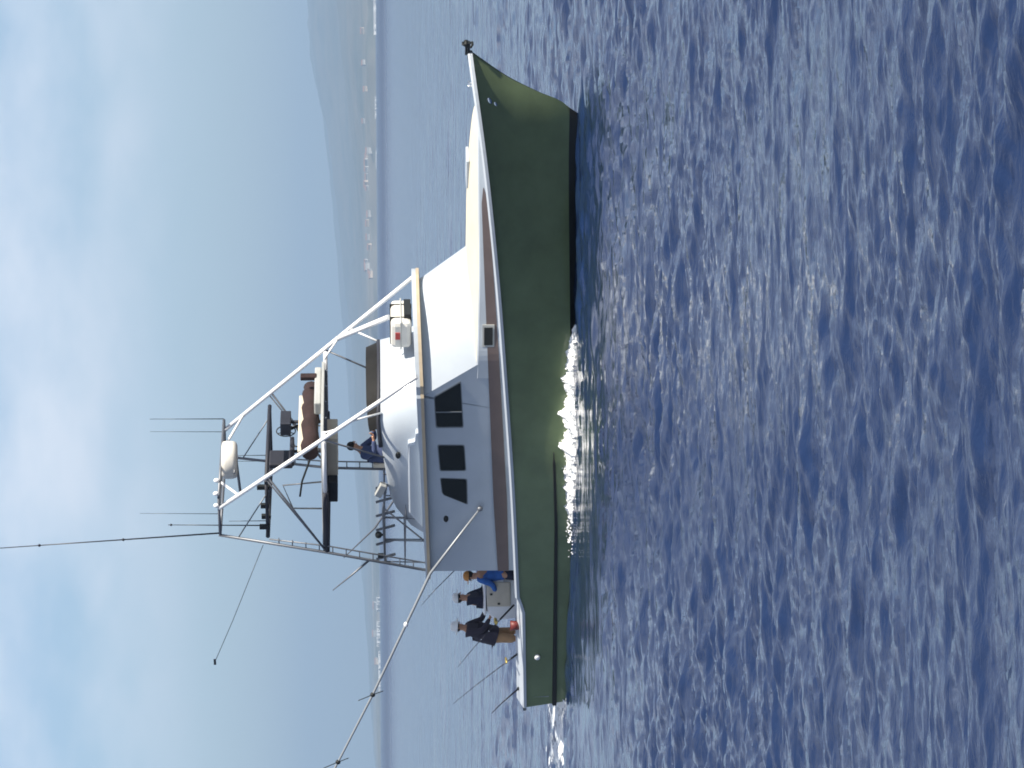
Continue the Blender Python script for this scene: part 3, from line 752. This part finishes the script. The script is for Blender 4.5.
# outriggers
for side in (-1, 1):
    base = Vector((5.16, side * 1.93, 1.90))
    tip = Vector((-1.63 - 2.2, side * 4.6, 6.75)) if side > 0 else None
    root = MB()
    if side < 0:
        pts = [Vector((5.16, -1.95, 1.88)), Vector((3.72, -2.22, 2.90)), Vector((1.02, -2.85, 4.12)), Vector((-1.1, -3.35, 5.16)), Vector((-2.9, -3.8, 6.1))]
        rs = [.020, .031, .026, .022, .016]
    else:
        pts = [Vector((5.16, 1.95, 1.88)), Vector((3.72, 2.22, 2.90)), Vector((1.75, 2.15, 4.05)), Vector((.9, 2.2, 4.75))]
        rs = [.03, .03, .022, .010]
    og = root.tube(pts, rs, 10).build('outrigger', M['pole'] if side < 0 else M['alu'], boat)
    MB().ball(pts[0], .06, 6).build('outrigger_base', M['alu'], og)
    if side < 0:
        for p in (pts[2], pts[2].lerp(pts[3], .72)):
            mb = MB(); mb.tube([p + Vector((.05, -.25, .30)), p, p + Vector((-.08, .22, -.22))], .009, 6); mb.ball(p, .055, 6); mb.build('spreader', M['rub'], og)
        MB().ball(pts[1].lerp(pts[2], .42), .05, 6, (1.4, 1, 1)).build('release_clip', M['pipe'], og)
MB().tube([(3.64, -1.6, 4.15), (3.3, -1.7, 4.55), (2.99, -1.8, 4.94)], .028, 8, .010).build('rigging_pole', M['alu'], fly)

# bait cabinet in the cockpit, white with tilted beige lid
cab = MB().prism([(2.62, 1.02), (2.66, 1.70), (1.78, 1.66), (1.60, 1.50), (1.72, .40), (2.62, .36)], -1.30, -.62, 'y').build('bait_cabinet', M['pipe'], boat, bevel=.03)
ROT = Matrix.Rotation(R(0), 3, 'X')
MB().box((2.26, -1.325, 1.42), (.62, .05, .50)).build('cabinet_door', M['tan'], cab, bevel=.02)
for z_ in (1.24, 1.58): MB().box((2.26, -1.36, z_) if z_ > 1.5 else (2.02, -1.36, 1.42), (.05, .02, .05)).build('latch', M['rub'], cab)
MB().box((2.2, -.96, 1.715), (.95, .74, .05)).build('cabinet_top', M['pipe'], cab, bevel=.02)
MB().tube([(2.5, -1.25, 1.45), (2.82, -1.25, 1.45)], .05).build('tap', M['pipe'], cab)
_rz = Matrix.Rotation(R(33), 4, 'Z'); _cc = Vector((2.15, -1.0, 0))
cab.matrix_local = Matrix.Translation(_cc) @ _rz @ Matrix.Scale(.84, 4, (1, 0, 0)) @ Matrix.Translation(-_cc)
# stern rails
mb = MB()
for x in (.45, .7, 1.3, 1.5):
    mb.tube([(x, 1.95, .95), (x - .02, 1.95, 1.22)], .012)
mb.build('cockpit_bolster', M['alu'], boat)

# ------------------------------------------------------------------ things on the boat
# life raft in its case strapped to the brow
raft = empty('life_raft', B2W((8.45, 0, 3.27)), HEAD)
tag(raft, 'off-white life raft case strapped on the brow ahead of the flybridge', 'life raft')
mb = MB(); mb.box((0, 0, .21), (.62, .95, .42)); rc = mb.build('case', M['raft'], raft, bevel=.09)
MB().box((0, 0, .215), (.65, .98, .03)).build('rim', M['greyp'], raft, bevel=.01)
for y in (-.25, .25):
    MB().box((0, y, .215), (.645, .035, .445)).build('strap', M['rub'], raft, bevel=.01)
MB().box((.0, -.478, .28), (.16, .02, .10)).build('decal', M['red'], raft)
MB().box((.36, 0, .08), (.10, .6, .14)).build('cradle', M['rub'], raft)

# fishing rods standing in their holders, leaning aft
def rodthing(base, tip, label, reel=True, scale=1.0):
    b_ = B2W(base); t_ = B2W(tip) - b_
    root = empty('fishing_rod', b_)
    tag(root, label, 'fishing rod', 'fishing rods in the cockpit')
    d = t_.normalized()
    mid = [Vector((0, 0, 0)), t_ * .3, t_ * .65 + Vector((0, 0, -.01)), t_ + Vector((0, 0, -.06))]
    MB().tube(mid, [.013 * scale, .011 * scale, .008 * scale, .004 * scale], 6).build('blank', M['rod'], root)
    MB().tube([t_ * -.12, t_ * .14], .021 * scale, 8).build('grip', M['rub'], root)
    if reel:
        side = d.cross(Vector((0, 0, 1))).normalized()
        q = Matrix((d.orthogonal().normalized(), side.cross(d.orthogonal().normalized()), side)).transposed()
        MB().lathe([(.001, -.055), (.06, -.055), (.06, -.04), (.035, -.03), (.035, .03), (.06, .04), (.06, .055), (.001, .055)], t_ * .17 + Vector((0, 0, .06)), 14, q).build('reel', M['gold'], root)
    g = MB()
    for k in (.35, .5, .64, .78, .9):
        g.ball(t_ * k, .014, 4)
    g.build('line_guide', M['chrome'], root)
rodthing((2.30, -1.70, 1.25), (.98, -1.9, 2.36), 'black fishing rod leaning aft from the khaki shorts of the dark shirted person')
rodthing((1.35, -1.85, .95), (.05, -2.0, 2.46), 'middle black fishing rod leaning aft over the stern with a gold reel')
rodthing((.42, -1.85, .90), (-.22, -2.0, 1.62), 'short thick black rod at the very stern corner', False, 1.8)
rodthing((3.35, -1.2, 2.1), (2.62, -1.9, 3.16), 'dark rod rising behind the orange capped person under the white outrigger', False)
# maroon bucket beside the standing person
bk = MB().lathe([(.001, 0), (.09, 0), (.11, .20), (.10, .20), (.08, .02), (.001, .02)], B2W((2.12, -1.95, 1.00)), 20).build('bucket', M['maroon'])
tag(bk, 'small maroon bucket on the white coaming below the khaki shorts', 'bucket')

# ------------------------------------------------------------------ people
def skin_mesh(name, verts, edges, radii, root_i, m_, parent=None, sub=2):
    me_ = bpy.data.meshes.new(name); me_.from_pydata([tuple(v_) for v_ in verts], edges, []); me_.update()
    ob = bpy.data.objects.new(name, me_); COL.objects.link(ob)
    sk = ob.modifiers.new('skin', 'SKIN'); sk.use_smooth_shade = True
    if not me_.skin_vertices:
        bm = bmesh.new(); bm.from_mesh(me_); bm.verts.layers.skin.verify(); bm.to_mesh(me_); bm.free()
    for i, d in enumerate(me_.skin_vertices[0].data):
        r_ = radii[i]; d.radius = (r_, r_) if not isinstance(r_, tuple) else r_
        d.use_root = (i == root_i)
    ss_ = ob.modifiers.new('sub', 'SUBSURF'); ss_.levels = sub; ss_.render_levels = sub
    dg = bpy.context.evaluated_depsgraph_get(); dg.update()
    ev = ob.evaluated_get(dg)
    new = bpy.data.meshes.new_from_object(ev)
    bpy.data.objects.remove(ob); bpy.data.meshes.remove(me_)
    new.materials.clear(); new.materials.append(m_)
    o = bpy.data.objects.new(name, new); COL.objects.link(o); new.name = name
    for p in new.polygons: p.use_smooth = True
    if parent: o.parent = parent
    return o
def joinbm(o, mb):      # add extra geometry (fingers, face) into the same continuous body object
    me2 = bpy.data.meshes.new('x'); me2.from_pydata(mb.v, [], mb.f); me2.update()
    bm = bmesh.new(); bm.from_mesh(o.data); n0 = len(bm.faces); bm.from_mesh(me2)
    for f in bm.faces: f.smooth = True
    bm.to_mesh(o.data); bm.free(); bpy.data.meshes.remove(me2)
def person(loc, face, J, label, top_m, bottom_m, hatkind, hat_m, sleeves=True, long_leg=False, head_m=None, bulk=1.0):
    """J: joints in own frame (x ahead, y left, z up) from the feet"""
    root = empty('person', B2W(loc), HEAD + face)
    tag(root, label, 'person')
    P = {k: Vector(v_) for k, v_ in J.items()}
    names = ['pelvis', 'waist', 'chest', 'neck', 'head', 'crown']
    for s_ in 'lr': names += [a_ + s_ for a_ in ('hip', 'knee', 'ankle', 'toe', 'shoulder', 'elbow', 'wrist', 'palm')]
    idx = {n_: i for i, n_ in enumerate(names)}
    E_ = [('pelvis', 'waist'), ('waist', 'chest'), ('chest', 'neck'), ('neck', 'head'), ('head', 'crown')]
    for s_ in 'lr':
        E_ += [('pelvis', 'hip' + s_), ('hip' + s_, 'knee' + s_), ('knee' + s_, 'ankle' + s_), ('ankle' + s_, 'toe' + s_), ('chest', 'shoulder' + s_), ('shoulder' + s_, 'elbow' + s_), ('elbow' + s_, 'wrist' + s_), ('wrist' + s_, 'palm' + s_)]
    rad = dict(pelvis=.13, waist=.125, chest=.145, neck=.055, head=.085, crown=.075, hip=.09, knee=.062, ankle=.042, toe=.04, shoulder=.068, elbow=.045, wrist=.030, palm=.036)
    rr_ = [rad[n_] if n_ in rad else rad[n_[:-1]] for n_ in names]
    body = skin_mesh('body', [P[n_] for n_ in names], [(idx[a_], idx[b_]) for a_, b_ in E_], rr_, 0, M['skin'], root)
    ex = MB()
    h = P['head']; up_ = (P['crown'] - h).normalized(); fw = Vector((1, 0, 0)); fw = (fw - up_ * fw.dot(up_)).normalized(); lf = up_.cross(fw)
    c = h + up_ * .035
    ex.tube([c + fw * .085 + up_ * .02, c + fw * .115 - up_ * .02], .014, 6)                 # nose
    for q in (-1, 1): ex.ball(c + lf * q * .085, .024, 4, (.8, .5, 1.2))                     # ears
    ex.tube([c + fw * .088 - up_ * .058 - lf * .022, c + fw * .092 - up_ * .056, c + fw * .088 - up_ * .058 + lf * .022], .006, 6)
    for s_ in 'lr':
        w_ = P['wrist' + s_]; p_ = P['palm' + s_]; d_ = (p_ - w_).normalized(); a_ = d_.orthogonal().normalized(); b_ = d_.cross(a_)
        for k, ln in enumerate((.072, .082, .076, .060)):
            st = p_ + a_ * (k - 1.5) * .021 + d_ * .015
            ex.tube([st, st + d_ * ln * .45 + b_ * .006, st + d_ * ln * .75 + b_ * .028, st + d_ * ln * .85 + b_ * .048], [.0098, .009, .008, .006], 6)
        st = p_ - a_ * .030 - d_ * .015
        ex.tube([st, st - a_ * .025 + d_ * .03 + b_ * .012, st - a_ * .028 + d_ * .058 + b_ * .026], [.012, .010, .008], 6)
    joinbm(body, ex)
    ey = MB()
    for q in (-1, 1): ey.ball(c + fw * .086 + lf * q * .032 + up_ * .022, .011, 5)
    ey.build('eyes', M['eye'], root)
    # shirt
    n2 = ['waist', 'chest', 'neckb', 'shoulderl', 'shoulderr', 'elbowl', 'elbowr', 'hem'] + (['wristl', 'wristr'] if sleeves else [])
    Q = dict(P); Q['neckb'] = P['chest'].lerp(P['neck'], .75); Q['hem'] = P['pelvis'].lerp(P['waist'], -.05)
    for s_ in 'lr':
        Q['wrist' + s_] = P['elbow' + s_].lerp(P['wrist' + s_], .9)
        if not sleeves: Q['elbow' + s_] = P['shoulder' + s_].lerp(P['elbow' + s_], .85)
    i2 = {n_: i for i, n_ in enumerate(n2)}
    e2 = [('hem', 'waist'), ('waist', 'chest'), ('chest', 'neckb')] + [('chest', 'shoulder' + s_) for s_ in 'lr'] + [('shoulder' + s_, 'elbow' + s_) for s_ in 'lr']
    if sleeves: e2 += [('elbow' + s_, 'wrist' + s_) for s_ in 'lr']
    r2 = dict(hem=.165 * bulk, waist=.170 * bulk, chest=.175 * bulk, neckb=.080, shoulderl=.095, shoulderr=.095, elbowl=.066, elbowr=.066, wristl=.048, wristr=.048)
    skin_mesh('shirt', [Q[n_] for n_ in n2], [(i2[a_], i2[b_]) for a_, b_ in e2], [r2[n_] for n_ in n2], 0, top_m, root)
    # trousers / shorts
    k = 1.0 if long_leg else .95
    Q2 = [P['waist'].lerp(P['pelvis'], .45), P['pelvis'], P['hipl'], P['hipr'], P['kneel'] if long_leg else P['hipl'].lerp(P['kneel'], k), P['kneer'] if long_leg else P['hipr'].lerp(P['kneer'], k)]
    e3 = [(0, 1), (1, 2), (1, 3), (2, 4), (3, 5)]; r3 = [.155 * bulk, .160 * bulk, .120, .120, .100, .100]
    if long_leg: Q2 += [P['anklel'], P['ankler']]; e3 += [(4, 6), (5, 7)]; r3 += [.062, .062]
    skin_mesh('trousers' if long_leg else 'shorts', Q2, e3, r3, 1, bottom_m, root)
    for s_ in 'lr':
        MB().tube([P['ankle' + s_] + Vector((-.06, 0, -.03)), P['toe' + s_] + Vector((.05, 0, 0))], [.052, .045], 10).build('shoe', M['rub'], root, bevel=.01)
    # hair
    q = Matrix((fw, lf, up_)).transposed()
    MB().ball(c + up_ * .035 - fw * .018, .102, 8, (.98, .9, .95), q).build('hair', head_m or M['hair'], root)
    if hatkind == 'cap':
        MB().ball(c + up_ * .065, .112, 8, (1, .95, .75), q).prism([(-.0, -.07), (.17, -.055), (.19, 0), (.17, .055), (.0, .07)], 0, 0.0001).build('hair_band', hat_m, root) if False else None
        hb = MB(); hb.lathe([(.112, -.01), (.112, .03), (.095, .075), (.05, .105), (.001, .11)], c + up_ * .055, 18, q)
        br = [c + up_ * .05 + fw * a_ + lf * b_ for a_, b_ in ((.06, -.09), (.15, -.07), (.195, -.02), (.195, .02), (.15, .07), (.06, .09))]
        hb.add(br + [p_ + up_ * .012 for p_ in br], [(0, 1, 2, 3, 4, 5), (6, 7, 8, 9, 10, 11)] + [(i, (i + 1) % 6, 6 + (i + 1) % 6, 6 + i) for i in range(6)])
        hb.build('cap', hat_m, root)
    if hatkind == 'sun':
        MB().lathe([(.11, .0), (.19, -.03), (.192, -.022), (.112, .012), (.11, .05), (.09, .10), (.04, .12), (.001, .122)], c + up_ * .055, 20, q).build('sun_hat', hat_m, root)
    return root
def stand(lean=0.0, arms='rest', sc=1.0):
    J = dict(pelvis=(0, 0, .95), waist=(lean * .1, 0, 1.10), chest=(lean * .32, 0, 1.34), neck=(lean * .44, 0, 1.49), head=(lean * .52, 0, 1.585), crown=(lean * .57 - .01, 0, 1.69),
             hipl=(0, .10, .90), hipr=(0, -.10, .90), kneel=(.04, .12, .50), kneer=(-.02, -.12, .50), anklel=(-.02, .13, .085), ankler=(-.08, -.13, .085), toel=(.13, .14, .04), toer=(.07, -.14, .04),
             shoulderl=(lean * .38, .19, 1.43), shoulderr=(lean * .38, -.19, 1.43))
    if arms == 'rod':
        J.update(elbowl=(lean * .38 + .10, .24, 1.17), elbowr=(lean * .38 + .08, -.26, 1.16), wristl=(lean * .38 + .32, .16, 1.10), wristr=(lean * .38 + .30, -.14, 1.02), palml=(lean * .38 + .385, .13, 1.10), palmr=(lean * .38 + .365, -.11, 1.01))
    else:
        J.update(elbowl=(lean * .3 - .02, .27, 1.16), elbowr=(lean * .3 - .02, -.27, 1.16), wristl=(lean * .3 + .12, .27, .94), wristr=(lean * .3 + .12, -.27, .94), palml=(lean * .3 + .15, .265, .87), palmr=(lean * .3 + .15, -.265, .87))
    return {k: tuple(q * sc for q in v_) for k, v_ in J.items()}
person((1.16, -1.05, .42), R(15), stand(.36, 'rod', 1.14), 'stocky person in charcoal shirt, khaki shorts and white sun hat nearest the stern', M['charcoal'], M['khaki'], 'sun', M['hat'], bulk=1.38)
person((1.90, -.80, .42), R(20), stand(.15, 'rod', 1.12), 'person in dark navy shirt and white cap between the two others in the cockpit', M['navy'], M['slate'], 'cap', M['hat'], long_leg=True, bulk=1.2)
person((2.78, -.95, .36), R(190), stand(.15, 'rod', 1.02), 'person in bright blue shirt and orange cap beside the cabin end', M['blue'], M['navy'], 'cap', M['orange'], long_leg=True)
J = dict(pelvis=(-.02, 0, .58), waist=(.0, 0, .74), chest=(.10, 0, 1.0), neck=(.18, 0, 1.18), head=(.26, 0, 1.28), crown=(.29, 0, 1.38), hipl=(.03, .11, .58), hipr=(.03, -.11, .58), kneel=(.48, .14, .60), kneer=(.48, -.14, .60),
         anklel=(.52, .14, .16), ankler=(.52, -.14, .16), toel=(.68, .15, .12), toer=(.68, -.15, .12), shoulderl=(.12, .20, 1.08), shoulderr=(.12, -.20, 1.08), elbowl=(.30, .26, .86), elbowr=(.30, -.26, .86),
         wristl=(.56, .18, .88), wristr=(.56, -.18, .88), palml=(.63, .16, .90), palmr=(.63, -.16, .90))
person((5.30, -.2, 3.18), 0, J, 'person in slate blue jacket seated at the flybridge helm behind the windscreen', M['slate'], M['navy'], 'none', None, long_leg=True, bulk=1.3)

# ------------------------------------------------------------------ foam thrown along the hull
fm = bpy.data.materials.new('white_foam'); fm.use_nodes = True
b = fm.node_tree.nodes['Principled BSDF']; b.inputs['Base Color'].default_value = (0.93, 0.95, 0.96, 1); b.inputs['Roughness'].default_value = 0.8
b.inputs['Subsurface Weight'].default_value = 0.4; b.inputs['Subsurface Radius'].default_value = (1, 1, 1); b.inputs['Subsurface Scale'].default_value = 0.12
def waterline(s_, z=.02):
    bc, zc = chine(s_)
    if zc > z:   # below the chine, on the bottom
        k = min(1, (zc - z) / (zc + .5)); return bc * (1 - k * 1.0)
    return bc
mb = MB()
for side in (-1, 1):
    rows = []; n = 260
    for i in range(n + 1):
        q = i / n; x = 9.35 - 4.6 * q; s_ = x / LOA
        y0 = waterline(s_) - .05
        env = min(1, q * 9) ** .7 * min(1, (1 - q) * 7)
        jg = .92 + .22 * math.sin(q * 61) + .16 * math.sin(q * 143 + 1) + random.uniform(-.1, .1)
        w = (.22 + .20 * math.sin(math.pi * min(.85, q * 1.0))) * env * jg
        h = (.11 + .12 * max(0, math.sin(math.pi * min(.86, q * 1.1 + .12))) + .04 * math.sin(q * 37)) * env * (1 + .18 * math.sin(q * 47 + 2) + .14 * math.sin(q * 119) + random.uniform(-.15, .15))
        r_ = []
        for k in range(9):
            u = k / 8
            r_.append((x + random.uniform(-.02, .02), side * (y0 + w * u * (1 if u < .9 else random.uniform(.7, 1.2))), -.05 + (h + .05) * (1 - u ** 1.4) + random.uniform(-.012, .012) * env))
        rows.append(r_)
    mb.grid(rows)
    for k in range(1100):
        q = random.random(); x = 9.30 - 4.45 * q
        env = min(1, q * 9) ** .7 * min(1, (1 - q) * 3.5)
        y = waterline(x / LOA) + random.uniform(-.02, .24) * env; rb = random.uniform(.010, .026) * (.5 + env * .5)
        hh = (.15 + .04 * math.sin(x * 7) + .04 * math.sin(x * 17 + 1)) * env * (1.1 - (y - waterline(x / LOA)) * 1.3)
        mb.ball((x, side * y, random.uniform(-.02, 1) * max(.01, hh)), rb, 3, (random.uniform(.8, 1.8), 1, 1))
    for k in range(420):
        q = random.random() ** .8; x = 9.3 - 4.7 * q
        y = waterline(x / LOA) + abs(random.gauss(0, .35)) + .02
        mb.ball((x, side * y, random.uniform(.0, .20) * math.exp(-y * .3)), random.uniform(.006, .022), 3)
    for x, rr_ in ((3.09, .06), (2.75, .035), (3.02, .04)):
        for k in range(7): mb.ball((x + random.gauss(0, .03), side * (2.08 + random.gauss(0, .02)), .12 + random.gauss(0, .03)), rr_ * .6, 4)
fo_ = mb.build('foam', fm, None); fo_.location = BOAT; fo_.rotation_euler = (0, 0, HEAD)
tag(fo_, 'strip of white foam churned up along the side of the moving green hull', 'foam', kind='stuff')
# churned wake just behind the transom
mb = MB(); rows = []
nx_, ny_ = 60, 46
for i in range(nx_ + 1):
    x = .15 - 3.2 * i / nx_; r_ = []
    for j in range(ny_ + 1):
        y = -2.15 + 4.3 * j / ny_
        e = math.exp(-((abs(y) - 1.75) / .42) ** 2) + .35 * math.exp(-(y / 1.0) ** 2)
        r_.append((x + random.uniform(-.03, .03), y, -.10 + e * (.19 * math.exp(x * .38)) * random.uniform(.45, 1.25)))
    rows.append(r_)
mb.grid(rows)
wk_ = mb.build('wake_foam', fm); wk_.location = BOAT; wk_.rotation_euler = (0, 0, HEAD)
tag(wk_, 'churned white wake on the water just behind the stern', 'foam', kind='stuff')

# ------------------------------------------------------------------ haze
hz = bpy.data.materials.new('haze_air'); hz.use_nodes = True
t = hz.node_tree; t.nodes.clear()
pv = N(t, 'ShaderNodeVolumePrincipled'); pv.inputs['Color'].default_value = (0.41, 0.595, 0.83, 1)
pv.inputs['Density'].default_value = 0.00016; pv.inputs['Anisotropy'].default_value = 0.15
o_ = N(t, 'ShaderNodeOutputMaterial'); t.links.new(pv.outputs[0], o_.inputs['Volume'])
hb = MB().box((0, 0, 249), (42000, 42000, 502)).build('haze', hz)
tag(hb, 'pale blue sea haze in front of the distant hills', 'haze', kind='stuff')
